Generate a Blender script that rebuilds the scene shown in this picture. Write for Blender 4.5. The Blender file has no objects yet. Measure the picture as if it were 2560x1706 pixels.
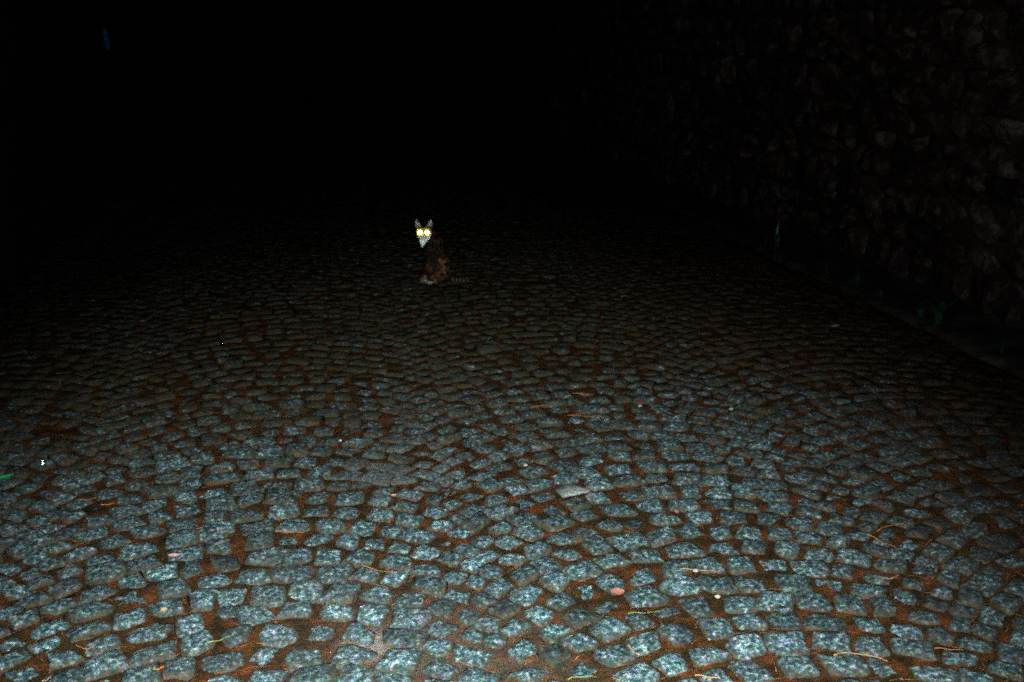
import bpy, bmesh, math, random
import numpy as np
from mathutils import Vector, Matrix, noise as mnoise

random.seed(7)
def edge(y):
    return -0.045 + 0.05 * mnoise.noise((y * 1.3, 2.2, 0)) + 0.025 * mnoise.noise((y * 6, 5.2, 0))
rng = np.random.default_rng(7)
S = bpy.context.scene
COL = S.collection
R = math.radians

# ------------------------------------------------------------------ camera
CAM = Vector((0.0, 0.0, 1.60))
YAW, PITCH, FPX, CX, CY = R(11.3), R(17.3), 2489.0, 1280.0, 853.0
HEAD = Vector((math.sin(YAW), math.cos(YAW), 0))
RIGHT = Vector((math.cos(YAW), -math.sin(YAW), 0))
FWD = HEAD * math.cos(PITCH) + Vector((0, 0, -math.sin(PITCH)))
UP = HEAD * math.sin(PITCH) + Vector((0, 0, math.cos(PITCH)))
cam_data = bpy.data.cameras.new('camera')
cam_data.lens, cam_data.sensor_width = 35.0, 36.0
cam_data.clip_start, cam_data.clip_end = 0.05, 400
cam = bpy.data.objects.new('camera', cam_data)
COL.objects.link(cam)
M3 = Matrix((RIGHT, UP, -FWD)).transposed()
cam.matrix_world = Matrix.Translation(CAM) @ M3.to_4x4()
S.camera = cam

# ------------------------------------------------------------------ night sky
world = bpy.data.worlds.new('World')
S.world = world
world.use_nodes = True
wn = world.node_tree
bg = wn.nodes['Background']
sky = wn.nodes.new('ShaderNodeTexSky')
sky.sky_type = 'NISHITA'
sky.sun_disc = False
sky.sun_elevation = R(-3.0)
sky.sun_rotation = R(150)
glow = wn.nodes.new('ShaderNodeMix')
glow.data_type, glow.blend_type = 'RGBA', 'MULTIPLY'
glow.inputs[0].default_value = 1.0
glow.inputs[7].default_value = (1.0, 0.40, 0.30, 1)        # town glow on the night sky
wn.links.new(sky.outputs['Color'], glow.inputs[6])
wn.links.new(glow.outputs[2], bg.inputs['Color'])
bg.inputs['Strength'].default_value = 0.02

# ------------------------------------------------------------------ the photographer's flash (the only light of this photo)
def ray(px, py):
    return (FWD + RIGHT * ((px - CX) / FPX) - UP * ((py - CY) / FPX)).normalized()
fl = bpy.data.lights.new('camera_flash', 'SPOT')
fl.energy = 4600
fl.color = (0.93, 1.0, 1.0)
fl.shadow_soft_size = 0.025
fl.spot_size = R(56.8)
fl.spot_blend = 1.0
flash = bpy.data.objects.new('camera_flash', fl)
COL.objects.link(flash)
flash.location = CAM + UP * 0.075 + RIGHT * 0.01
flash.matrix_world = Matrix.Translation(flash.location) @ Matrix((RIGHT, RIGHT.cross(ray(1110, 1760)).normalized() * -1, -ray(1110, 1760))).transposed().to_4x4() @ Matrix.Diagonal((1.35, 1, 1, 1))   # a flash head throws a wide, low beam

# light spilling past the flash head's reflector
sp = bpy.data.lights.new('flash_spill', 'POINT')
sp.energy = 300
sp.color = fl.color
sp.shadow_soft_size = 0.025
spill = bpy.data.objects.new('flash_spill', sp)
COL.objects.link(spill)
spill.location = flash.location

# ------------------------------------------------------------------ film
vs = S.view_settings
vs.view_transform, vs.look, vs.exposure, vs.gamma = 'Standard', 'None', 0.0, 1.0
vs.use_curve_mapping = False
S.cycles.use_denoising = False            # high-ISO frame: keep the grain
S.cycles.filter_width = 1.9
S.cycles.max_bounces = 4
S.cycles.use_adaptive_sampling = True
S.cycles.adaptive_threshold = 0.3
S.cycles.adaptive_min_samples = 6

# ------------------------------------------------------------------ helpers
def ground(px, py, z=0.0):
    d = ray(px, py)
    t = (z - CAM.z) / d.z
    return CAM + d * t

def project(p):
    v = Vector(p) - CAM
    w = v.dot(FWD)
    if w < 0.05:
        return None
    return (CX + FPX * v.dot(RIGHT) / w, CY - FPX * v.dot(UP) / w, w)

def obj(name, me, mat=None, parent=None, loc=None):
    o = bpy.data.objects.new(name, me)
    COL.objects.link(o)
    if mat is not None and me is not None and not me.materials:
        me.materials.append(mat)
    if parent is not None:
        o.parent = parent
    if loc is not None:
        o.location = loc
    return o

def tag(o, label=None, cat=None, group=None, kind=None):
    for k, v in (('label', label), ('category', cat), ('group', group), ('kind', kind)):
        if v:
            o[k] = v
    return o

def mesh(name, verts, faces, smooth=True):
    me = bpy.data.meshes.new(name)
    me.from_pydata(verts, [], faces)
    if smooth:
        me.polygons.foreach_set('use_smooth', [True] * len(me.polygons))
    me.update()
    return me

def set_col(me, name, vals):
    a = me.color_attributes.new(name, 'FLOAT_COLOR', 'POINT')
    v = np.ones((len(me.vertices), 4), dtype=np.float32)
    v[:, :vals.shape[1]] = vals
    a.data.foreach_set('color', v.ravel())

class NT:
    """small node-tree writer"""
    def __init__(self, name):
        self.m = bpy.data.materials.new(name)
        self.m.use_nodes = True
        self.t = self.m.node_tree
        self.b = self.t.nodes['Principled BSDF']
    def n(self, kind, **kw):
        nd = self.t.nodes.new(kind)
        for k, v in kw.items():
            setattr(nd, k, v)
        return nd
    def link(self, a, b):
        self.t.links.new(a, b)
    def pos(self):
        return self.n('ShaderNodeNewGeometry').outputs['Position']
    def noise(self, scale, detail=3, rough=0.6, vec=None, color=False):
        nd = self.n('ShaderNodeTexNoise')
        nd.inputs['Scale'].default_value = scale
        nd.inputs['Detail'].default_value = detail
        nd.inputs['Roughness'].default_value = rough
        self.link(vec if vec is not None else self.pos(), nd.inputs['Vector'])
        return nd.outputs['Color' if color else 'Fac']
    def ramp(self, fac, stops):
        nd = self.n('ShaderNodeValToRGB')
        e = nd.color_ramp.elements
        while len(e) < len(stops):
            e.new(0.5)
        for el, (p, c) in zip(e, stops):
            el.position = p
            el.color = (*c, 1) if len(c) == 3 else c
        self.link(fac, nd.inputs['Fac'])
        return nd.outputs['Color']
    def mix(self, fac, a, b, mode='MIX'):
        nd = self.n('ShaderNodeMix', data_type='RGBA', blend_type=mode)
        for s, v in ((nd.inputs[0], fac), (nd.inputs[6], a), (nd.inputs[7], b)):
            if hasattr(v, 'is_output'):
                self.link(v, s)
            elif isinstance(v, (int, float)):
                s.default_value = v
            else:
                s.default_value = (*v, 1)
        return nd.outputs[2]
    def math(self, op, a, b=0.0, clamp=False):
        nd = self.n('ShaderNodeMath', operation=op, use_clamp=clamp)
        for s, v in ((nd.inputs[0], a), (nd.inputs[1], b)):
            if hasattr(v, 'is_output'):
                self.link(v, s)
            else:
                s.default_value = v
        return nd.outputs[0]
    def attr(self, name):
        return self.n('ShaderNodeAttribute', attribute_name=name)
    def spot(self, p, r0, r1):
        """1 within r0 of the world point p, 0 beyond r1 (ragged edge)"""
        v = self.n('ShaderNodeVectorMath', operation='DISTANCE')
        self.link(self.pos(), v.inputs[0])
        v.inputs[1].default_value = p
        d = self.math('ADD', v.outputs['Value'], self.math('MULTIPLY', self.noise(18, 3), (r1 - r0) * 0.9))
        mr = self.n('ShaderNodeMapRange')
        self.link(d, mr.inputs[0])
        mr.inputs[1].default_value = r0 + (r1 - r0) * 0.45
        mr.inputs[2].default_value = r1 + (r1 - r0) * 0.45
        mr.inputs[3].default_value, mr.inputs[4].default_value = 1.0, 0.0
        return mr.outputs[0]
    def bump(self, h, strength, dist):
        nd = self.n('ShaderNodeBump')
        nd.inputs['Strength'].default_value = strength
        nd.inputs['Distance'].default_value = dist
        self.link(h, nd.inputs['Height'])
        self.link(nd.outputs['Normal'], self.b.inputs['Normal'])
    def out(self, color, rough=0.8, spec=0.3, metal=0.0):
        if hasattr(color, 'is_output'):
            self.link(color, self.b.inputs['Base Color'])
        else:
            self.b.inputs['Base Color'].default_value = (*color, 1)
        self.b.inputs['Roughness'].default_value = rough
        self.b.inputs['Specular IOR Level'].default_value = spec
        self.b.inputs['Metallic'].default_value = metal
        return self.m

# ------------------------------------------------------------------ materials
def mat_granite():
    m = NT('granite_sett')
    tone = m.attr('tone')
    sep = m.n('ShaderNodeSeparateColor')
    m.link(tone.outputs['Color'], sep.inputs[0])
    crystals = m.noise(64, 4, 0.78)
    base = m.ramp(crystals, [(0.36, (0.0020, 0.0050, 0.0053)), (0.46, (0.0064, 0.0142, 0.0160)),
                             (0.54, (0.022, 0.041, 0.046)), (0.62, (0.072, 0.102, 0.107)), (0.73, (0.190, 0.225, 0.225))])
    fine = m.noise(430, 2, 0.7)
    base = m.mix(0.75, base, m.ramp(fine, [(0.30, (0.25, 0.27, 0.28)), (0.5, (0.95, 0.95, 0.95)), (0.70, (1.9, 1.9, 1.8))]), 'MULTIPLY')
    hue = m.noise(260, 1, 0.5, color=True)
    base = m.mix(0.8, base, m.mix(1.0, hue, (1.95, 1.95, 1.95), 'MULTIPLY'), 'MULTIPLY')
    hv = m.n('ShaderNodeCombineColor')
    for i in range(3):
        m.link(sep.outputs[0], hv.inputs[i])
    base = m.mix(1.0, base, hv.outputs[0], 'MULTIPLY')
    # soil and moss caught on the rims, dust trodden on in patches
    grime = m.ramp(m.noise(35, 3), [(0.35, (0.0060, 0.0085, 0.0056)), (0.64, (0.0190, 0.0125, 0.0060))])
    rim = m.math('ADD', m.math('MULTIPLY', sep.outputs[1], 0.85), m.math('MULTIPLY', m.math('SUBTRACT', m.noise(48, 4, 0.7), 0.5), 2.2), True)
    base = m.mix(rim, base, grime)
    soil = m.ramp(m.noise(2.3, 4, 0.65), [(0.50, (0, 0, 0)), (0.72, (0.55, 0.55, 0.55))])
    base = m.mix(soil, base, m.ramp(fine, [(0.3, (0.003, 0.0028, 0.0015)), (0.7, (0.018, 0.011, 0.006))]))
    sx = m.n('ShaderNodeSeparateXYZ')
    m.link(m.pos(), sx.inputs[0])
    mr = m.n('ShaderNodeMapRange')
    m.link(sx.outputs[0], mr.inputs[0])
    mr.inputs[1].default_value, mr.inputs[2].default_value = 1.3, 3.2       # litter blown against the wall side
    mr2 = m.n('ShaderNodeMapRange')                                            # up the street: the flash dying away, put into the colour
    m.link(sx.outputs[1], mr2.inputs[0])
    mr2.inputs[1].default_value, mr2.inputs[2].default_value = 2.5, 4.6
    mr2.inputs[4].default_value = 1.0
    amount = m.math('MAXIMUM', mr.outputs[0], mr2.outputs[0])
    litter_falloff = m.math('ADD', m.math('MULTIPLY', m.math('SUBTRACT', m.noise(15, 5, 0.75), 0.5), 6.5), m.math('SUBTRACT', m.math('MULTIPLY', amount, 1.75), 0.75), True)
    base = m.mix(m.math('MULTIPLY', litter_falloff, 0.95), base, m.ramp(m.noise(30, 4, 0.7), [(0.32, (0.0046, 0.0058, 0.0029)), (0.5, (0.0100, 0.0086, 0.0042)), (0.70, (0.026, 0.0118, 0.0050))]))
    base = m.mix(m.math('MULTIPLY', mr.outputs[0], 0.7), base, m.ramp(m.noise(40, 4, 0.75), [(0.34, (0.003, 0.0016, 0.0012)), (0.55, (0.0115, 0.0050, 0.0028)), (0.72, (0.032, 0.0125, 0.0055))]))
    dust = m.spot(ground(1010, 1170), 0.10, 0.34)
    dust2 = m.spot(ground(1440, 1232), 0.02, 0.09)
    dust3 = m.spot(ground(700, 1600), 0.15, 0.60)
    dcol = m.ramp(fine, [(0.30, (0.004, 0.0045, 0.004)), (0.55, (0.024, 0.024, 0.021)), (0.75, (0.09, 0.09, 0.08))])
    base = m.mix(m.math('MULTIPLY', dust, 0.45), base, dcol)
    base = m.mix(m.math('MULTIPLY', dust2, 0.7), base, m.ramp(m.noise(120, 3, 0.8), [(0.30, (0.030, 0.034, 0.034)), (0.55, (0.085, 0.09, 0.086)), (0.75, (0.21, 0.21, 0.20))]))
    base = m.mix(m.math('MULTIPLY', dust3, 0.2), base, dcol)
    grit = m.mix(1.0, m.noise(130, 2, 0.8, color=True), (2.0, 2.0, 2.0), 'MULTIPLY')       # mineral grains of many hues
    base = m.mix(0.75, base, m.mix(1.0, grit, grit, 'MULTIPLY'), 'MULTIPLY')
    m.bump(m.math('ADD', m.math('MULTIPLY', crystals, 1.2), m.math('MULTIPLY', fine, 0.5)), 0.8, 0.004)
    return m.out(base, 0.85, 0.03)

def mat_joint():
    m = NT('joint_soil')
    base = m.ramp(m.noise(14, 5, 0.7), [(0.36, (0.0060, 0.0050, 0.0026)), (0.50, (0.0150, 0.0080, 0.0036)), (0.67, (0.045, 0.0135, 0.0050))])
    fine = m.noise(380, 3, 0.75)
    base = m.mix(0.85, base, m.ramp(fine, [(0.3, (0.25, 0.25, 0.25)), (0.5, (0.9, 0.9, 0.9)), (0.72, (1.9, 1.9, 1.9))]), 'MULTIPLY')
    moss = m.ramp(m.noise(5, 4, 0.6), [(0.56, (0, 0, 0)), (0.70, (0.6, 0.6, 0.6))])
    base = m.mix(moss, base, (0.0085, 0.0105, 0.0040))
    sandc = m.ramp(fine, [(0.3, (0.030, 0.026, 0.021)), (0.7, (0.085, 0.076, 0.065))])
    base = m.mix(m.spot(ground(930, 1608), 0.03, 0.11), base, sandc)
    base = m.mix(m.math('MULTIPLY', m.spot(ground(1100, 1640), 0.10, 0.5), 0.2), base, sandc)
    grit = m.mix(1.0, m.noise(140, 2, 0.8, color=True), (2.0, 2.0, 2.0), 'MULTIPLY')
    base = m.mix(0.7, base, m.mix(1.0, grit, grit, 'MULTIPLY'), 'MULTIPLY')
    m.bump(m.math('ADD', m.noise(120, 4, 0.7), m.math('MULTIPLY', fine, 0.6)), 1.0, 0.006)
    return m.out(base, 0.95, 0.0)

def mat_noise(name, lo, hi, scale, bump=0.6, dist=0.01, rough=0.9, spec=0.03, fine=200):
    m = NT(name)
    a = m.noise(scale, 5, 0.65)
    base = m.ramp(a, [(0.35, lo), (0.65, hi)])
    f = m.noise(fine, 2, 0.7)
    base = m.mix(0.6, base, m.ramp(f, [(0.3, (0.4, 0.4, 0.4)), (0.7, (1.6, 1.6, 1.6))]), 'MULTIPLY')
    if bump:
        m.bump(m.math('ADD', a, m.math('MULTIPLY', f, 0.3)), bump, dist)
    return m.out(base, rough, spec)

def mat_attr(name, rough=0.9, spec=0.1, fine=700, amt=0.6):
    m = NT(name)
    c = m.attr('tone').outputs['Color']
    f = m.noise(fine, 2, 0.7)
    c = m.mix(amt, c, m.ramp(f, [(0.3, (0.35, 0.35, 0.35)), (0.5, (1, 1, 1)), (0.7, (1.7, 1.7, 1.7))]), 'MULTIPLY')
    m.bump(f, 0.4, 0.002)
    return m.out(c, rough, spec)

GRANITE, JOINT = mat_granite(), mat_joint()
EARTH = mat_noise('dark_earth', (0.010, 0.006, 0.004), (0.025, 0.014, 0.008), 6)
CONCRETE = mat_noise('worn_concrete', (0.0055, 0.0038, 0.0028), (0.026, 0.0235, 0.0205), 7)
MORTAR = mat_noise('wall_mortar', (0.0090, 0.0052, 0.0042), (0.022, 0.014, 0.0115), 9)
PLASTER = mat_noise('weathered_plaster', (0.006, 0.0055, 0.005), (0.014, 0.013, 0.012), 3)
FUR = mat_attr('cat_fur', 0.85, 0.05, 420, 0.5)

def mat_rubble():
    m = NT('rubble_stone')
    sep = m.attr('tone')
    a = m.noise(13, 5, 0.7)
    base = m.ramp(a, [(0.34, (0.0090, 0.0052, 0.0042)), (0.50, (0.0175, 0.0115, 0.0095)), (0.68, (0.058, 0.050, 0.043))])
    base = m.mix(1.0, base, sep.outputs['Color'], 'MULTIPLY')
    base = m.mix(0.6, base, m.ramp(m.noise(140, 2), [(0.3, (0.4, 0.4, 0.4)), (0.7, (1.7, 1.6, 1.6))]), 'MULTIPLY')
    m.bump(a, 1.0, 0.03)
    return m.out(base, 0.9, 0.02)
RUBBLE = mat_rubble()

# ------------------------------------------------------------------ dressed-stone builder
def stone_geo(hs, ht, n, rings, power, wob, dome, tilt=0.02):
    """outline in (u, v), height w; returns verts [k,3], faces, rim value per vertex"""
    ph = 2 * math.pi * (np.arange(n) + 0.5) / n
    c, s = np.cos(ph), np.sin(ph)
    u = np.sign(c) * np.abs(c) ** (2 / power) * hs
    v = np.sign(s) * np.abs(s) ** (2 / power) * ht
    k = 1 + rng.normal(0, wob, n)
    # each corner pulled in or out by itself, so no two outlines agree
    q = rng.normal(0, wob * 1.3, 4)
    k = k + q[(np.floor(ph / (math.pi / 2))).astype(int) % 4]
    u, v = u * k, v * k
    V, rim = [], []
    t1, t2 = rng.normal(0, tilt, 2)
    for (sc, w, rv) in rings:
        uu, vv = u * sc, v * sc
        ww = w + dome * 0 + t1 * uu + t2 * vv + rng.normal(0, 0.0011, n) * (1 if w > -0.02 else 0)
        V.append(np.stack([uu, vv, ww], 1))
        rim.append(np.full(n, rv))
    V.append(np.array([[rng.normal(0, hs * 0.06), rng.normal(0, ht * 0.06), rings[-1][1] + dome]]))
    rim.append(np.array([0.0]))
    V = np.concatenate(V)
    F = []
    m = len(rings)
    for r in range(m - 1):
        for i in range(n):
            j = (i + 1) % n
            F.append((r * n + i, r * n + j, (r + 1) * n + j, (r + 1) * n + i))
    for i in range(n):
        F.append(((m - 1) * n + i, (m - 1) * n + (i + 1) % n, m * n))
    return V, F, np.concatenate(rim)

# ------------------------------------------------------------------ ground and street bed
X0, X1, Y0, Y1 = -2.02, 3.36, 0.5, 15.5
g = mesh('ground', [(-70, -40, -0.10), (70, -40, -0.10), (70, 110, -0.10), (-70, 110, -0.10)], [(0, 1, 2, 3)], False)
tag(obj('ground', g, EARTH), kind='structure')

nx, ny = 230, 520
xs = np.linspace(X0, X1, nx)
ys = np.concatenate([Y0 + (Y1 - Y0) * np.linspace(0, 1, ny - 12) ** 1.5, np.linspace(Y1 + 0.5, 60, 12)])
V = []
for y in ys:
    for x in xs:
        z = -0.0085 + 0.0075 * mnoise.noise((x * 7, y * 7, 3.1)) + 0.0075 * mnoise.noise((x * 21, y * 21, 9))
        V.append((x, y, z))
F = [(j * nx + i, j * nx + i + 1, (j + 1) * nx + i + 1, (j + 1) * nx + i) for j in range(ny - 1) for i in range(nx - 1)]
street = tag(obj('cobbled_street', mesh('street_bed', V, F), JOINT), kind='structure')

# ------------------------------------------------------------------ cobblestones laid in segmental arches
Pch, W = 0.107, 1.36
RAD = W / math.sqrt(2)
XS = ground(1205, 1500).x                       # a springing line between two arches
cells = []                                      # (x, y, angle, half length, half width)
for k in range(-4, 4):
    xc = XS + (k + 0.5) * W
    if xc + W / 2 < X0 - 0.1 or xc - W / 2 > X1 + 0.1:
        continue
    phase = rng.uniform(0, Pch)
    for n in range(int((Y0 - 1.2) / Pch), int(Y1 / Pch) + 2):
        yb = n * Pch - RAD * 0.85
        d = 0.0335 / RAD
        lo, hi = -math.pi / 4 + d, math.pi / 4 - d
        N = 14 if rng.random() < 0.5 else 13
        w = rng.uniform(0.82, 1.2, N) * (1 - 0.13 * np.abs(np.linspace(-1, 1, N)))
        e = lo + (hi - lo) * np.concatenate([[0], np.cumsum(w) / w.sum()])
        for i in range(N):
            a = 0.5 * (e[i] + e[i + 1])
            cells.append((xc + RAD * math.sin(a), yb + RAD * math.cos(a), -a, (e[i + 1] - e[i]) * RAD / 2, Pch * math.cos(a) / 2))
        cells.append((xc + RAD * math.sin(math.pi / 4), yb + RAD * math.cos(math.pi / 4), -math.pi / 4, Pch * 0.372, Pch * 0.372))
near, far = [], []
for c in cells:
    x, y = c[0], c[1]
    if not (X0 + 0.04 < x < X1 - 0.03 + edge(y) and Y0 < y < Y1):
        continue
    p = project((x, y, 0))
    vis = p and -35 < p[0] < 2595 and p[1] < 1735
    near.append((p[2] if vis else 1e6 + y, c))
near.sort(key=lambda t: t[0])
RING12 = [(1.0, -0.034, 1.0), (0.995, -0.011, 1.0), (0.93, -0.0038, 0.85), (0.76, 0.0, 0.34), (0.42, 0.0024, 0.05)]
RING8 = [(1.0, -0.030, 1.0), (0.97, -0.008, 0.85), (0.80, 0.0, 0.15)]

def cobble(c, rings, n):
    gap = rng.uniform(0.0012, 0.0048)
    hs, ht = c[3] - gap, c[4] - gap * 0.9
    hs *= rng.uniform(0.84, 1.12)
    ht *= rng.uniform(0.86, 1.12)
    Vv, Ff, rim = stone_geo(hs, ht, n, rings, rng.uniform(2.6, 8.0), 0.085, 0.0015, 0.06)
    a = c[2] + rng.normal(0, 0.12)
    ca, sa = math.cos(a), math.sin(a)
    o = Vv.copy()
    o[:, 0] = Vv[:, 0] * ca - Vv[:, 1] * sa
    o[:, 1] = Vv[:, 0] * sa + Vv[:, 1] * ca
    z = rng.normal(0.0, 0.0042)
    tone = float(np.clip(rng.normal(1.0, 0.22), 0.45, 1.6))
    if rng.random() < 0.04:
        tone *= 1.35
    cx, cy = c[0] + rng.normal(0, 0.0045), c[1] + rng.normal(0, 0.0040)
    return o, Ff, rim, tone, (cx, cy, z)

edges_for_litter = []
allV, allF, allT, off = [], [], [], 0
for idx, (dep, c) in enumerate(near):
    if dep < 1e6:
        edges_for_litter.append(c)
    if idx < 300:
        o, Ff, rim, tone, loc = cobble(c, RING12, 12)
        me = mesh('cobblestone', o.tolist(), Ff)
        set_col(me, 'tone', np.stack([np.full(len(o), tone), rim, rim * 0], 1))
        obj('cobblestone', me, GRANITE, street, loc)
    else:
        o, Ff, rim, tone, loc = cobble(c, RING12 if dep < 4.5 else RING8, 12 if dep < 4.5 else 8)
        allV.append(o + np.array(loc))
        allF.extend([tuple(i + off for i in f) for f in Ff])
        allT.append(np.stack([np.full(len(o), tone), rim, rim * 0], 1))
        off += len(o)
me = mesh('cobblestones', np.concatenate(allV).tolist(), allF)
set_col(me, 'tone', np.concatenate(allT))
o = obj('cobblestones', me, GRANITE, street)
tag(o, kind='stuff')

# ------------------------------------------------------------------ verge and gutter at the foot of the right-hand wall
V, F = [], []
yy = np.concatenate([np.arange(1.0, 14, 0.06), np.arange(14, 60, 2.0)])
cols = [(X1, -0.06), (X1 + 0.004, 0.015), (X1 + 0.05, 0.03), (X1 + 0.16, 0.035), (X1 + 0.30, 0.05), (X1 + 0.50, 0.075)]
for y in yy:
    for i, (x, z) in enumerate(cols):
        k = mnoise.noise((x * 4, y * 4, 1)) * 0.02 + mnoise.noise((x * 14, y * 14, 4)) * 0.012
        V.append((x + (k if 0 < i < 5 else 0) + edge(y) * (1.0, 1.0, 0.7, 0.3, 0, 0)[i], y, z + k))
nc = len(cols)
F = [(j * nc + i, j * nc + i + 1, (j + 1) * nc + i + 1, (j + 1) * nc + i) for j in range(len(yy) - 1) for i in range(nc - 1)]
tag(obj('verge', mesh('verge', V, F), CONCRETE), kind='structure')

# ------------------------------------------------------------------ rough stone wall on the right
WX = 3.74
WY0, WY1, WH = 1.5, 30.0, 3.3
bm = bmesh.new()
bmesh.ops.create_cube(bm, size=1, matrix=Matrix.Translation((WX + 0.25, (WY0 + WY1) / 2, WH / 2 - 0.05)) @ Matrix.Diagonal((0.5, WY1 - WY0, WH + 0.1, 1)))
me = bpy.data.meshes.new('stone_wall')
bm.to_mesh(me)
bm.free()
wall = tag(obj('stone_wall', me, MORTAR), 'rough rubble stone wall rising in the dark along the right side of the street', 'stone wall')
wst = []
z = 0.06
while z < WH - 0.12:
    hgt = rng.uniform(0.13, 0.26)
    y = WY0 + rng.uniform(0.05, 0.2)
    while y < 16.0:
        ln = rng.uniform(0.14, 0.36)
        if hgt > 0.19 and rng.random() < 0.35:        # two thin stones instead of one tall one
            for dz in (0.27, 0.75):
                wst.append((y + ln / 2, z + hgt * dz, ln / 2, hgt * 0.25))
        else:
            wst.append((y + ln / 2, z + hgt / 2, ln / 2, hgt / 2))
        y += ln
    z += hgt
def wall_stone(c):
    y, zz, hs, ht = c
    Vv, Ff, rim = stone_geo(hs - 0.010, ht - 0.010, 10, [(1.0, -0.03, 1), (0.97, 0.012, .8), (0.80, rng.uniform(0.03, 0.05), .2), (0.45, rng.uniform(0.035, 0.07), 0)], rng.uniform(3.5, 8.0), 0.13, 0.004, 0.22)
    a = rng.normal(-0.22, 0.22)
    ca, sa = math.cos(a), math.sin(a)
    uu = Vv[:, 0] * ca - Vv[:, 1] * sa
    vv = Vv[:, 0] * sa + Vv[:, 1] * ca
    out = np.stack([-Vv[:, 2], uu * -1, vv], 1)
    tone = float(np.clip(rng.lognormal(-0.1, 0.38), 0.4, 2.4))
    col = np.tile(np.array([[tone * rng.uniform(0.95, 1.12), tone, tone * rng.uniform(0.85, 1.05)]]), (len(out), 1))
    return out, Ff, col, (WX, y, zz)
def shown(c):
    p = project((WX, c[0], c[1]))
    return p[2] if p and -60 < p[0] < 2640 and -60 < p[1] < 1750 else 1e6
wst.sort(key=lambda c: shown(c) / math.sqrt(c[2] * c[3]))
allV, allF, allT, off = [], [], [], 0
for i, c in enumerate(wst):
    out, Ff, col, loc = wall_stone(c)
    if i < 300:
        me = mesh('stone', out.tolist(), Ff)
        set_col(me, 'tone', col)
        obj('stone', me, RUBBLE, wall, loc)
    else:
        allV.append(out + np.array(loc))
        allF.extend([tuple(k + off for k in f) for f in Ff])
        allT.append(col)
        off += len(out)
me = mesh('stones', np.concatenate(allV).tolist(), allF)
set_col(me, 'tone', np.concatenate(allT))
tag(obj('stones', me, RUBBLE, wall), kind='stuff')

# ------------------------------------------------------------------ house wall on the left, with its blue plate
LX = -2.04
V, F = [], []
yy, zz = np.arange(0.5, 24.01, 0.25), np.arange(-0.1, 5.6, 0.25)
for y in yy:
    for zv in zz:
        V.append((LX + 0.02 * mnoise.noise((y * 1.5, zv * 1.5, 7)), y, zv))
nz = len(zz)
F = [(j * nz + i, (j + 1) * nz + i, (j + 1) * nz + i + 1, j * nz + i + 1) for j in range(len(yy) - 1) for i in range(nz - 1)]
nb = len(V)
V += [(LX - 0.4, 0.5, -0.1), (LX - 0.4, 24.0, -0.1), (LX - 0.4, 24.0, zz[-1]), (LX - 0.4, 0.5, zz[-1])]
J = len(yy) - 1
F += [(nb, nb + 1, nb + 2, nb + 3), (0, nb, nb + 3, nz - 1), (J * nz, J * nz + nz - 1, nb + 2, nb + 1), (nz - 1, nb + 3, nb + 2, J * nz + nz - 1)]
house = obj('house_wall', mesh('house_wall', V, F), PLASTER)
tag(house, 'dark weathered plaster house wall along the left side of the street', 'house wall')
d = ray(262, 100)
hit = CAM + d * ((LX + 0.02 - CAM.x) / d.x)
bm = bmesh.new()
bmesh.ops.create_cube(bm, size=1, matrix=Matrix.Diagonal((0.040, 0.014, 0.20, 1)))
bmesh.ops.bevel(bm, geom=bm.edges[:], offset=0.004, segments=2, affect='EDGES')
me = bpy.data.meshes.new('wall_plate')
bm.to_mesh(me)
bm.free()
blue = NT('blue_enamel')
plate = obj('wall_plate', me, blue.out(blue.ramp(blue.noise(22, 3), [(0.35, (0.0004, 0.008, 0.020)), (0.65, (0.0015, 0.030, 0.075))]), 0.42, 0.5, 1.0), loc=hit + Vector((0.018, 0, 0)))
plate.rotation_euler = (0.10, R(-4), 0.2)
tag(plate, 'narrow blue upright plate sticking out from the dark house wall, alone at upper left', 'wall plate')
bm = bmesh.new()
bmesh.ops.create_cube(bm, size=1, matrix=Matrix.Translation((-0.025, 0.004, -0.085)) @ Matrix.Diagonal((0.06, 0.010, 0.014, 1)))
bmesh.ops.create_cube(bm, size=1, matrix=Matrix.Translation((-0.025, 0.013, 0.0)) @ Matrix.Diagonal((0.012, 0.008, 0.17, 1)))
me = bpy.data.meshes.new('bracket')
bm.to_mesh(me)
bm.free()
obj('bracket', me, CONCRETE, plate)

# ------------------------------------------------------------------ the cat
CATP = ground(1095, 704)
cd = Vector((CATP.x, CATP.y, 0)).normalized()
cat = bpy.data.objects.new('cat', None)
COL.objects.link(cat)
cat.empty_display_size = 0.1
cat.matrix_world = Matrix.Translation(CATP) @ Matrix((Vector((cd.y, -cd.x, 0)), cd, Vector((0, 0, 1)))).transposed().to_4x4()
tag(cat, 'sitting dark tortoiseshell cat with white muzzle and glowing yellow eyes looking back over its shoulder', 'cat')

bm = bmesh.new()
def ell(c, r, rot=None):
    m = Matrix.Translation(c) @ (rot if rot else Matrix()) @ Matrix.Diagonal((*r, 1))
    bmesh.ops.create_icosphere(bm, subdivisions=3, radius=1, matrix=m)
def limb(a, b, ra, rb, n=9):
    a, b = Vector(a), Vector(b)
    for i in range(n):
        t = i / (n - 1)
        bmesh.ops.create_icosphere(bm, subdivisions=2, radius=ra + (rb - ra) * t, matrix=Matrix.Translation(a.lerp(b, t)))
ell((0.012, 0.015, 0.092), (0.070, 0.078, 0.094))               # rump
ell((-0.002, -0.045, 0.075), (0.068, 0.036, 0.072), Matrix.Rotation(R(12), 4, 'Y'))   # near thigh
ell((0.004, 0.075, 0.070), (0.062, 0.032, 0.065))               # far thigh
limb((0.014, 0.010, 0.12), (0.002, 0.008, 0.232), 0.072, 0.060)
ell((0.004, 0.006, 0.236), (0.056, 0.054, 0.060))               # shoulders
ell((-0.040, 0.004, 0.195), (0.052, 0.050, 0.075))              # chest
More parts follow.
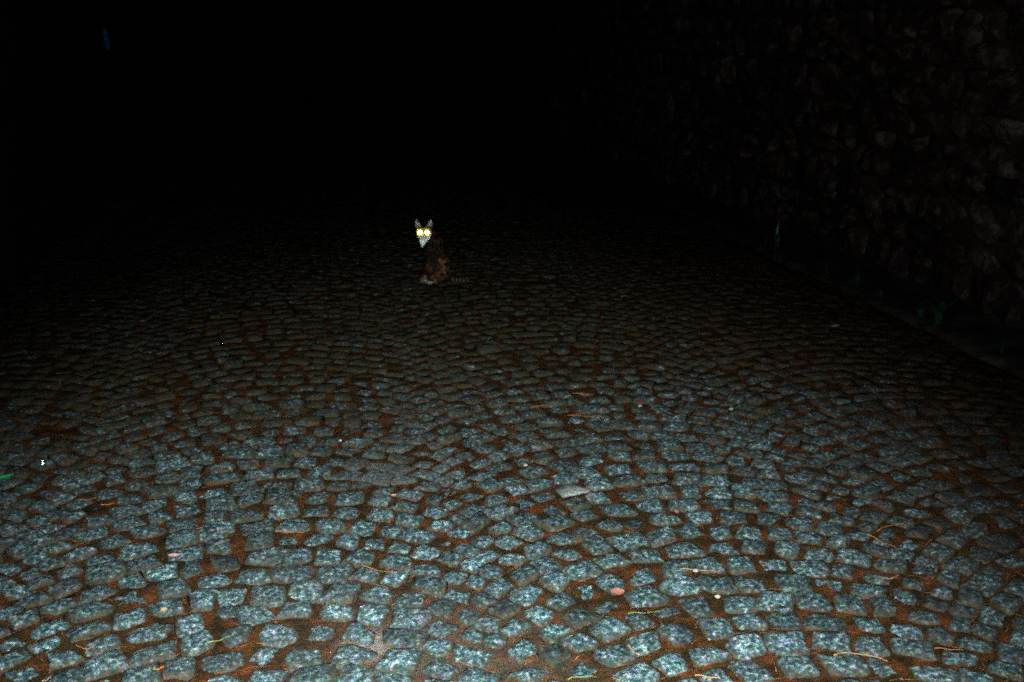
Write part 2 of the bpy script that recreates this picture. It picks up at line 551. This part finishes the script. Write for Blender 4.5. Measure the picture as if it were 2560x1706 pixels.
limb((-0.022, 0.004, 0.262), (-0.076, -0.008, 0.328), 0.046, 0.040)
ell((-0.042, 0.004, 0.322), (0.036, 0.036, 0.030))              # nape
ell((-0.0855, -0.022, 0.345), (0.051, 0.046, 0.041))             # skull
ell((-0.064, -0.038, 0.331), (0.028, 0.024, 0.022))             # cheeks
ell((-0.109, -0.038, 0.331), (0.026, 0.024, 0.022))
ell((-0.0875, -0.062, 0.319), (0.021, 0.019, 0.015))            # muzzle
ell((-0.0875, -0.055, 0.305), (0.013, 0.015, 0.011))            # chin
ell((-0.0875, -0.060, 0.334), (0.011, 0.015, 0.020))            # bridge of the nose
limb((-0.086, -0.030, 0.305), (-0.098, -0.034, 0.245), 0.030, 0.020)   # throat ruff
for bx, tx in ((-0.1210, -0.1300), (-0.0490, -0.0375)):          # ears, cupped towards the camera
    base, tip = Vector((bx, -0.020, 0.364)), Vector((tx, -0.018, 0.421))
    for i in range(15):
        t = i / 14
        w = 0.0215 * (1 - t) ** 0.9 + 0.0050
        ell(base.lerp(tip, t), (w, 0.0045 + 0.004 * (1 - t), 0.006))
for sy in (-0.026, 0.030):                                       # forelegs and paws
    limb((-0.052, sy, 0.165), (-0.078, sy, 0.070), 0.030, 0.020)
    limb((-0.078, sy, 0.070), (-0.082, sy, 0.018), 0.020, 0.016, 6)
    ell((-0.094, sy, 0.013), (0.025, 0.017, 0.014))
    for q in (-0.009, 0, 0.009):
        ell((-0.113, sy + q, 0.010), (0.008, 0.006, 0.009))
limb((0.015, -0.066, 0.016), (-0.052, -0.070, 0.013), 0.019, 0.014)   # near hind foot
for q in (-0.008, 0, 0.008):
    ell((-0.064, -0.070 + q, 0.010), (0.009, 0.006, 0.009))
limb((0.01, 0.085, 0.016), (-0.050, 0.090, 0.013), 0.018, 0.014)
tail = [(0.055, 0.020, 0.040), (0.082, 0.000, 0.022), (0.105, -0.022, 0.015), (0.140, -0.034, 0.012), (0.180, -0.036, 0.011), (0.206, -0.030, 0.011)]
for i in range(len(tail) - 1):
    limb(tail[i], tail[i + 1], 0.021 - 0.0022 * i, 0.0188 - 0.0022 * i, 7)
me0 = bpy.data.meshes.new('cat_lump')
bm.to_mesh(me0)
bm.free()
tmp = bpy.data.objects.new('cat_lump', me0)
COL.objects.link(tmp)
rm = tmp.modifiers.new('r', 'REMESH')
rm.mode, rm.voxel_size = 'VOXEL', 0.0036
sm = tmp.modifiers.new('s', 'SMOOTH')
sm.factor, sm.iterations = 0.5, 5
dg = bpy.context.evaluated_depsgraph_get()
body_me = bpy.data.meshes.new_from_object(tmp.evaluated_get(dg))
bpy.data.objects.remove(tmp)
body_me.name = 'cat_body'
nv = len(body_me.vertices)
co = np.empty(nv * 3, dtype=np.float32)
body_me.vertices.foreach_get('co', co)
co = co.reshape(-1, 3)
nrm = np.empty(nv * 3, dtype=np.float32)
body_me.vertices.foreach_get('normal', nrm)
nrm = nrm.reshape(-1, 3)

def coat(p):
    """colour of the coat where it grows at p (cat's own axes)"""
    x, y, z = (float(v) for v in p)
    n1 = mnoise.noise((x * 24, y * 24, z * 24))
    n2 = mnoise.noise((x * 85 + 5, y * 85, z * 70))
    n3 = mnoise.noise((x * 150, y * 150, z * 110))
    n1b = mnoise.noise((x * 38 + 3, y * 38, z * 38))
    dark = Vector((0.010, 0.0075, 0.006))
    ging = Vector((0.088, 0.036, 0.0135))
    c = dark * 0.4 + Vector((0.020, 0.0105, 0.005)) * max(0.0, n2 + 0.25 * n3 + 0.05)
    def patch(cx, cz, rx, rz, col, amt, cy=None):
        d = math.sqrt(((x - cx) / rx) ** 2 + ((z - cz) / rz) ** 2) + 0.75 * n2 + 0.55 * n3
        return max(0.0, min(1.0, (1.15 - d) * 2.2)) * amt
    for a in ((0.030, 0.150, 0.030, 0.030, 0.75), (0.060, 0.100, 0.028, 0.055, 0.55), (-0.022, 0.035, 0.024, 0.026, 0.80), (0.035, 0.075, 0.05, 0.04, 0.30),
              (-0.100, 0.040, 0.020, 0.026, 0.9), (0.012, 0.292, 0.050, 0.020, 0.26), (-0.052, 0.110, 0.02, 0.03, 0.30), (-0.012, 0.338, 0.020, 0.016, 0.85), (-0.035, 0.25, 0.02, 0.03, 0.22)):
        k = patch(*a[:4], ging, a[4])
        c = c.lerp(ging * 1.35, k * max(0.0, min(1.0, (0.16 - n1b) * 5)))
    if x > 0.085:                                  # ringed tail
        ring = 0.5 + 0.5 * math.sin(x * 260 + 1.0)
        c = c.lerp(Vector((0.062, 0.046, 0.040)), max(0.0, ring * 1.4 - 0.6) * 0.8)
    if z < 0.055 and x < -0.075:                   # pale edge of the paw
        c = c.lerp(Vector((0.11, 0.065, 0.040)), 0.5)
    if z < 0.022 and -0.085 < x < -0.035:
        c = c.lerp(Vector((0.15, 0.15, 0.125)), 0.7)
    head = z > 0.235 and y < 0.0
    if head:
        hx = x + 0.0865
        # white muzzle, cheeks and throat, narrowing to a point on the chest
        if z < 0.338 and y < -0.018:
            half = 0.048 if z > 0.318 else max(0.0, 0.046 * (z - 0.243) / 0.075)
            centre = 0.0 if z > 0.30 else -0.013 * (0.30 - z) / 0.055
            e = half - abs(hx - centre) + 0.004 * n3
            k = max(0.0, min(1.0, e / 0.006 + 0.3))
            c = c.lerp(Vector((0.90, 0.94, 0.96)) * (1.0 if z > 0.285 else 0.45 + 0.55 * (z - 0.243) / 0.042), k)
        # yellow halo of the eyeshine, painted into the fur round the eyes
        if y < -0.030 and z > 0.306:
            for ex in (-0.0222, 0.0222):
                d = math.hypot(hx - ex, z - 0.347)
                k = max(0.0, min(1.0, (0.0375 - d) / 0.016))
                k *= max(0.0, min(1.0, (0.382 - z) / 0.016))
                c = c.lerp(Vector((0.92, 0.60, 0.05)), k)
        # dark lip line of the coat
        if y < -0.05 and abs(z - 0.3125) < 0.0028 and abs(hx) < 0.016:
            c = c.lerp(Vector((0.25, 0.28, 0.27)), 0.5)
        if z > 0.376 and (hx < -0.018 or hx > 0.018):      # pale fur inside the ears
            k = 0.85 if y < -0.0185 else 0.15
            c = c.lerp(Vector((0.46, 0.43, 0.38)) * (1.0 + 0.4 * n2), k * min(1.0, max(0.35, (z - 0.372) / 0.012)))
    return c
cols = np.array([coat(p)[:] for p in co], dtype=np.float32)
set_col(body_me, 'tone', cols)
body_me.polygons.foreach_set('use_smooth', [True] * len(body_me.polygons))
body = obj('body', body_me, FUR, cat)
# fur: short tapered tufts lying along the coat
pick = rng.choice(nv, 11000, replace=True)
V, F, C = [], [], []
for i in pick:
    p, nn = Vector(co[i]), Vector(nrm[i])
    if p.z < 0.006 or (abs(p.x + 0.0865) < 0.04 and p.y < -0.042 and 0.326 < p.z < 0.366):
        continue
    lay = Vector((rng.normal(0, 0.35), rng.normal(0, 0.35), -0.9))
    dirn = (nn * 0.55 + (lay - nn * lay.dot(nn)) * 0.8).normalized()
    L = rng.uniform(0.006, 0.013) * (0.55 if p.z > 0.32 else 1.0)
    side = nn.cross(dirn).normalized() * 0.0008
    j = Vector(rng.normal(0, 0.0012, 3))
    b = p + j - nn * 0.001
    k = len(V)
    V += [b - side, b + side, b + dirn * L]
    F.append((k, k + 1, k + 2))
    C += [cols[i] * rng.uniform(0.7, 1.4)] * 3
fm = mesh('fur', [tuple(v) for v in V], F)
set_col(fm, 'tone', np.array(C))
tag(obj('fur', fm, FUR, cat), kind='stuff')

# eyes: a mirror-like tapetum behind the pupil, turned to the lens; the flash is thrown straight back
def mat_eye():
    m = NT('tapetum')
    return m.out(m.attr('tone').outputs['Color'], 0.34, 0.5, 1.0)
EYE = mat_eye()
inv = cat.matrix_world.inverted()
half_pt = inv @ (CAM * 0.5 + flash.location * 0.5)
for (ex, ez) in ((-0.1085, 0.3475), (-0.0640, 0.3465)):
    c = Vector((ex, -0.0715, ez))
    axis = (half_pt - c).normalized()
    q = axis.to_track_quat('Z', 'Y').to_matrix()
    V, F = [], []
    rad, roc, nr, ns = 0.0222, 0.155, 8, 28
    V.append(tuple(c))
    for r in range(1, nr + 1):
        rr = rad * r / nr
        for s in range(ns):
            a = 2 * math.pi * s / ns
            V.append(tuple(c + q @ Vector((rr * math.cos(a), rr * math.sin(a), -rr * rr / (2 * roc)))))
    for s in range(ns):                                     # the ball behind it
        a = 2 * math.pi * s / ns
        V.append(tuple(c + q @ Vector((rad * 0.8 * math.cos(a), rad * 0.8 * math.sin(a), -0.016))))
    for s in range(ns):
        F.append((0, 1 + s, 1 + (s + 1) % ns))
    for r in range(nr):
        for s in range(ns):
            a, b = 1 + r * ns + s, 1 + r * ns + (s + 1) % ns
            F.append((a, a + ns, b + ns, b))
    em = mesh('eye', V, F)
    t = np.clip(np.array([0.0] + [r / nr for r in range(1, nr + 1) for _ in range(ns)] + [1.0] * ns), 0, 1)[:, None] ** 1.3
    set_col(em, 'tone', np.array([[1.0, 0.93, 0.48]]) * (1 - t) + np.array([[1.0, 0.80, 0.12]]) * t)
    obj('eye', em, EYE, cat)
bm = bmesh.new()
bmesh.ops.create_icosphere(bm, subdivisions=2, radius=1, matrix=Matrix.Translation((-0.0885, -0.0805, 0.3235)) @ Matrix.Diagonal((0.0055, 0.004, 0.0045, 1)))
me = bpy.data.meshes.new('nose')
bm.to_mesh(me)
bm.free()
obj('nose', me, mat_noise('nose_skin', (0.10, 0.045, 0.03), (0.16, 0.07, 0.05), 300, 0, 0, 0.5, 0.4, 900), cat)

# ------------------------------------------------------------------ bits lying on the stones
def tube(pts, r0, r1, sides=5):
    V, F = [], []
    n = len(pts)
    for i, p in enumerate(pts):
        t = (pts[min(i + 1, n - 1)] - pts[max(i - 1, 0)]).normalized()
        a = t.cross(Vector((0, 0, 1))).normalized()
        b = a.cross(t)
        r = r0 + (r1 - r0) * i / (n - 1)
        for s in range(sides):
            an = 2 * math.pi * s / sides
            V.append(tuple(p + a * (r * math.cos(an)) + b * (r * 0.7 * math.sin(an))))
    for i in range(n - 1):
        for s in range(sides):
            F.append((i * sides + s, i * sides + (s + 1) % sides, (i + 1) * sides + (s + 1) % sides, (i + 1) * sides + s))
    F.append(tuple(range(sides))[::-1])
    F.append(tuple((n - 1) * sides + s for s in range(sides)))
    return V, F

STRAW = {'tan': mat_noise('tan_straw', (0.08, 0.040, 0.016), (0.15, 0.085, 0.038), 60, 0),
         'orange': mat_noise('orange_straw', (0.075, 0.026, 0.0075), (0.13, 0.050, 0.016), 60, 0),
         'green': mat_noise('green_straw', (0.05, 0.058, 0.010), (0.085, 0.09, 0.021), 60, 0)}
straws = [
 ([(2085, 1637), (2143, 1632), (2220, 1653)], 'tan', 2.2, 'long tan straw arched over the joint near the bottom right corner'),
 ([(1695, 1421), (1737, 1423), (1799, 1430)], 'tan', 1.8, 'thin tan straw beside the white pebble right of the pink leaf'),
 ([(2336, 1620), (2373, 1621), (2410, 1626)], 'orange', 1.8, 'short straight orange straw right of the long arched tan one'),
 ([(2166, 1332), (2203, 1352), (2240, 1368)], 'orange', 2.2, 'slanting orange straw in the dark right part, lower arm of a bent pair'),
 ([(2193, 1328), (2232, 1311), (2290, 1309)], 'orange', 1.6, 'curved orange straw in the dark right part, upper arm of a bent pair'),
 ([(2205, 1446), (2228, 1444), (2251, 1436)], 'tan', 1.8, 'small tan straw alone on a dark cobblestone right of the white pebble'),
 ([(1737, 1687), (1770, 1690), (1803, 1696)], 'tan', 2.4, 'pale tan straw at the bottom edge right of centre'),
 ([(1569, 1610), (1583, 1626), (1600, 1638)], 'tan', 2.6, 'stubby tan twig slanting below the pink leaf'),
 ([(1418, 1699), (1450, 1690), (1491, 1692)], 'green', 1.7, 'yellow-green grass blade at the very bottom, nearest the middle'),
 ([(1569, 1533), (1610, 1530), (1654, 1529)], 'green', 1.2, 'yellow-green grass blade lying level just below the pink leaf'),
 ([(518, 1606), (547, 1599), (576, 1589)], 'green', 2.0, 'yellow-green grass blade on the cobblestones at lower left'),
 ([(185, 1610), (216, 1620), (243, 1608)], 'orange', 2.0, 'orange straw curled upward like a smile at lower left'),
 ([(104, 1704), (116, 1698), (128, 1692)], 'tan', 2.4, 'pale tan twig in the bottom left corner'),
 ([(193, 1249), (216, 1248), (240, 1245)], 'orange', 1.8, 'orange straw at far left, left one of two end to end'),
 ([(251, 1262), (268, 1260), (286, 1258)], 'orange', 2.2, 'orange straw at far left, right one of two end to end'),
 ([(1327, 1017), (1366, 1012), (1404, 1001)], 'orange', 2.2, 'bent orange straw farther up the street, tilted up to the right'),
 ([(1431, 983), (1457, 984), (1484, 987)], 'orange', 2.4, 'short level orange straw, farthest up the street'),
 ([(1419, 1038), (1465, 1039), (1511, 1042)], 'orange', 2.2, 'long level orange straw below two others in the middle of the street'),
 ([(464, 1322), (489, 1320), (514, 1316)], 'orange', 2.0, 'orange straw between cobblestones at left, above the pale pink leaf'),
 ([(688, 1328), (722, 1328), (757, 1333)], 'orange', 2.0, 'orange straw lying level left of the street middle'),
 ([(1414, 1260), (1436, 1264), (1457, 1266)], 'green', 1.2, 'yellow-green grass blade beside the pale dusty cobblestone'),
 ([(900, 1411), (945, 1424), (993, 1432)], 'orange', 2.0, 'orange straw in a wide soil joint left of the middle'),
 ([(410, 1666), (397, 1670), (383, 1674)], 'orange', 3.0, 'short thick orange twig near the bottom left of the street'),
]
for pts, colr, rr, lab in straws:
    g3 = [ground(px, py, 0.009) for px, py in pts]
    path = []
    for i in range(9):
        t = i / 8
        p = g3[0] * (1 - t) ** 2 + (g3[1] * 2 - (g3[0] + g3[2]) * 0.5) * (2 * t * (1 - t)) + g3[2] * t * t
        p.z = 0.007 + 0.002 * math.sin(t * 9)
        path.append(p)
    base = path[4].copy()
    base.z = 0
    V, F = tube([p - base for p in path], rr * 0.001, rr * 0.0005)
    kind = 'grass_blade' if colr == 'green' else ('twig' if 'twig' in lab else 'straw')
    tag(obj(kind, mesh(kind, V, F), STRAW[colr], loc=base), lab, kind.replace('_', ' '), 'straws and grass blades on the cobblestones')

def leaf_mesh(L, Wd, curl, n=8):
    V, F = [], []
    for i in range(n + 1):
        t = i / n
        w = Wd * math.sin(math.pi * min(1, t * 0.94 + 0.04)) ** 0.8
        zc = curl * (t - 0.5) ** 2 * 4
        for k in (-1, -0.5, 0, 0.5, 1):
            V.append(((t - 0.5) * L, k * w, zc + 0.25 * abs(k) * w + 0.0012))
    F = [(i * 5 + k, i * 5 + k + 1, (i + 1) * 5 + k + 1, (i + 1) * 5 + k) for i in range(n) for k in range(4)]
    m = len(V)
    V += [(x, y, z - 0.001) for x, y, z in V]
    F += [tuple(m + q for q in f[::-1]) for f in F]
    return mesh('leaf', V, F)
LEAFM = {'pink': mat_noise('pink_leaf', (0.075, 0.026, 0.020), (0.11, 0.043, 0.034), 60, 0.4, 0.002, 0.6),
         'palepink': mat_noise('pale_pink_leaf', (0.12, 0.066, 0.05), (0.17, 0.10, 0.083), 60, 0.4, 0.002, 0.6),
         'green': mat_noise('green_leaf', (0.003, 0.06, 0.018), (0.008, 0.12, 0.035), 60, 0.3, 0.002, 0.5)}
leaves = [((1544, 1483), 0.042, 0.016, 0.10, 'pink', 'pink fallen leaf lying on a cobblestone right of centre'),
          ((437, 1391), 0.040, 0.008, 0.15, 'palepink', 'narrow pale pink fallen leaf on the cobblestones at left'),
          ((984, 1241), 0.022, 0.008, 0.2, 'palepink', 'tiny pink fallen leaf in a joint left of the pale dusty cobblestones'),
          ((1690, 1283), 0.016, 0.009, 0.6, 'pink', 'tiny pinkish leaf scrap above the straw and white pebble'),
          ((8, 1197), 0.075, 0.014, 0.75, 'green', 'green leaf cut off by the left edge of the picture'),
          ((357, 806), 0.045, 0.016, 0.2, 'pink', 'small pink fallen leaf far up the street at left'),
          ((2088, 818), 0.060, 0.016, 0.5, 'palepink', 'small pale leaf lying in the dark near the right verge')]
for (px, py), L, wd, rot, mk, lab in leaves:
    p = ground(px, py, 0.008)
    p.z = 0.009
    o = obj('leaf', leaf_mesh(L, wd, 0.004), LEAFM[mk], loc=p)
    o.rotation_euler = (R(6), 0, rot - YAW)
    tag(o, lab, 'leaf', 'fallen leaves on the cobblestones')

def pebble(px, py, r, colr, lab, rough=0.7):
    bm = bmesh.new()
    bmesh.ops.create_icosphere(bm, subdivisions=2, radius=1)
    for v in bm.verts:
        v.co *= 1 + 0.25 * mnoise.noise(v.co * 1.7 + Vector((px, py, 0)))
        v.co = Vector((v.co.x * r * 1.3, v.co.y * r, v.co.z * r * 0.8))
    me = bpy.data.meshes.new('pebble')
    bm.to_mesh(me)
    bm.free()
    me.polygons.foreach_set('use_smooth', [True] * len(me.polygons))
    p = ground(px, py, 0.006)
    o = obj('pebble', me, mat_noise('pebble', tuple(c * 0.07 for c in colr), tuple(c * 0.20 for c in colr), 90, 0.3, 0.002, rough), loc=Vector((p.x, p.y, 0.003 + r * 0.7)))
    tag(o, lab, 'pebble', 'pebbles on the cobblestones')
pebble(1739, 1428, 0.007, (0.60, 0.60, 0.57), 'white pebble beside the thin tan straw right of the pink leaf')
pebble(1314, 1164, 0.006, (0.80, 0.70, 0.58), 'cream pebble in the middle of the street, above the pale dusty cobblestone')
pebble(851, 1102, 0.005, (0.85, 0.85, 0.82), 'tiny white pebble left of the middle, above the dusty patch')
pebble(410, 1526, 0.008, (0.62, 0.52, 0.28), 'yellowish pebble in a soil joint at lower left')
pebble(1794, 1493, 0.007, (0.60, 0.55, 0.45), 'pale beige pebble in the joint right of the pink leaf')
pebble(1600, 1016, 0.007, (0.75, 0.70, 0.62), 'small pale pebble far up the street right of the orange straws')
pebble(1828, 1024, 0.008, (0.75, 0.80, 0.80), 'small bluish white pebble far up the street, rightmost of all')

# bright scrap of foil, standing crumpled in a joint at the left
p = ground(108, 1166, 0.0)
to = Vector((CAM.x - p.x, CAM.y - p.y, 1.62)).normalized()
q = to.to_track_quat('Z', 'Y').to_matrix()
V, F = [], []
for j in range(6):
    t = j / 5
    w = 0.0022 * math.sin(math.pi * (0.12 + 0.8 * t))
    for i in (-1, 0, 1):
        V.append(tuple(q @ Vector((i * w, (t - 0.5) * 0.016, -0.0008 * abs(i) + 0.0004 * math.sin(t * 9)))))
F = [(j * 3 + i, j * 3 + i + 1, j * 3 + i + 4, j * 3 + i + 3) for j in range(5) for i in range(2)]
m0 = len(V)
V += [tuple(Vector(v) - to * 0.001) for v in V]
F += [tuple(m0 + k for k in f[::-1]) for f in F]
foil = NT('foil')
tag(obj('foil_scrap', mesh('foil_scrap', V, F), foil.out((0.95, 0.94, 0.88), 0.42, 0.5, 1.0), loc=Vector((p.x, p.y, 0.014))), 'tiny bright white scrap standing on the stones at far left', 'scrap')

# needle litter worked into the joints
near_cells = [c for c in edges_for_litter if c[1] < 9.0]
V, F, C, off = [], [], [], 0
for _ in range(2600):
    c = near_cells[int(len(near_cells) * rng.random() ** 1.5)]
    sgn = rng.choice([-1, 1])
    a = c[2]
    if rng.random() < 0.6:
        lu, lv, da = rng.uniform(-c[3], c[3]), sgn * c[4], rng.normal(0, 0.22)
    else:
        lu, lv, da = sgn * c[3], rng.uniform(-c[4], c[4]), math.pi / 2 + rng.normal(0, 0.22)
    p = Vector((c[0] + lu * math.cos(a) - lv * math.sin(a), c[1] + lu * math.sin(a) + lv * math.cos(a), rng.uniform(-0.006, 0.005)))
    L, bend = rng.uniform(0.02, 0.065), rng.normal(0, 0.25)
    dr = a + da
    pts = []
    for t in (-0.5, -0.17, 0.17, 0.5):
        u = t * L
        w = bend * L * (0.25 - t * t)
        pts.append(p + Vector((u * math.cos(dr) - w * math.sin(dr), u * math.sin(dr) + w * math.cos(dr), rng.normal(0, 0.0012))))
    tv, tf = tube(pts, rng.uniform(0.0005, 0.0011), 0.0004, 3)
    V += tv
    F += [tuple(k + off for k in f) for f in tf]
    off += len(tv)
    k = rng.uniform(0.5, 1.35)
    cc = np.array([0.055, 0.019, 0.0062]) if rng.random() < 0.85 else np.array([0.08, 0.046, 0.018])
    C += [cc * k] * len(tv)
me = mesh('needle_litter', V, F)
set_col(me, 'tone', np.array(C))
tag(obj('needle_litter', me, mat_attr('dry_needles', 0.8, 0.2, 500, 0.4)), 'reddish brown dry needles and fibres caught in the joints of the paving', 'needle litter', kind='stuff')

# weeds along the verge
WEEDM = [mat_noise('weed_leaf', (0.003, 0.018, 0.010), (0.010, 0.042, 0.021), 40, 0.2, 0.002, 0.6),
         mat_noise('pale_weed_leaf', (0.05, 0.15, 0.12), (0.12, 0.28, 0.22), 40, 0.2, 0.002, 0.5)]
blade = []
for kk in range(3):
    V, F = [], []
    n = 6
    for i in range(n + 1):
        t = i / n
        w = (0.006 + 0.004 * kk) * math.sin(math.pi * min(1.0, 0.10 + 0.88 * t)) ** 0.7
        x, zv = 0.075 * t ** 1.6, 0.105 * t - 0.035 * t * t
        V += [(x, -w, zv + 0.002), (x, 0, zv), (x, w, zv + 0.002)]
    F = [(i * 3 + k, i * 3 + k + 1, i * 3 + k + 4, i * 3 + k + 3) for i in range(n) for k in range(2)]
    blade.append((V, F))
blade_me = {}
for kk in range(3):
    for mi in range(2):
        me = mesh('leaf', *blade[kk])
        me.materials.append(WEEDM[mi])
        blade_me[kk, mi] = me
V, F = tube([Vector((0, 0, 0)), Vector((0.004, 0, 0.04)), Vector((0, 0.004, 0.085))], 0.003, 0.0015)
stem_me = mesh('stem', V, F)
stem_me.materials.append(WEEDM[0])
weeds = [((1888, 628), 1.15, 9, 2, 'weed with two pale leaf tips, farthest along the right verge'),
         ((1852, 616), 0.75, 7, 0, 'low dark weed just left of the pale-tipped weed on the right verge'),
         ((1959, 690), 0.80, 8, 0, 'low dark green weed on the right verge, between the pale-tipped weed and the spreading one'),
         ((2028, 726), 0.85, 9, 0, 'spreading dark green weed midway along the right verge'),
         ((2100, 752), 0.65, 7, 0, 'smallest green weed on the right verge, right of the spreading one'),
         ((2222, 798), 0.75, 8, 0, 'round green weed on the right verge, left of the tall one'),
         ((2268, 818), 1.45, 12, 0, 'tall bushy green weed against the foot of the right stone wall'),
         ((2478, 888), 0.75, 8, 0, 'green weed nearest the camera on the right verge')]
for (px, py), sc, nl, pale, lab in weeds:
    p = ground(px, py, 0.03)
    p.x = max(p.x, X1 + 0.02)
    e = bpy.data.objects.new('weed', None)
    COL.objects.link(e)
    e.location = (p.x, p.y, 0.02)
    e.scale = (sc, sc, sc)
    e.empty_display_size = 0.05
    tag(e, lab, 'weed', 'weeds along the right verge')
    obj('stem', stem_me, None, e)
    for i in range(nl):
        mi = 1 if i < pale else 0
        o = obj('leaf', blade_me[int(rng.integers(0, 3)), mi], None, e)
        o.rotation_euler = (0, rng.uniform(-0.75, 0.25) if not mi else -0.55, 2 * math.pi * i / nl + rng.normal(0, 0.3) if not mi else (3.6 + 0.8 * i))
        o.location = (0, 0, rng.uniform(0, 0.05) if not mi else 0.05 + 0.05 * i)
        s = rng.uniform(0.7, 1.2)
        o.scale = (s, s, s)
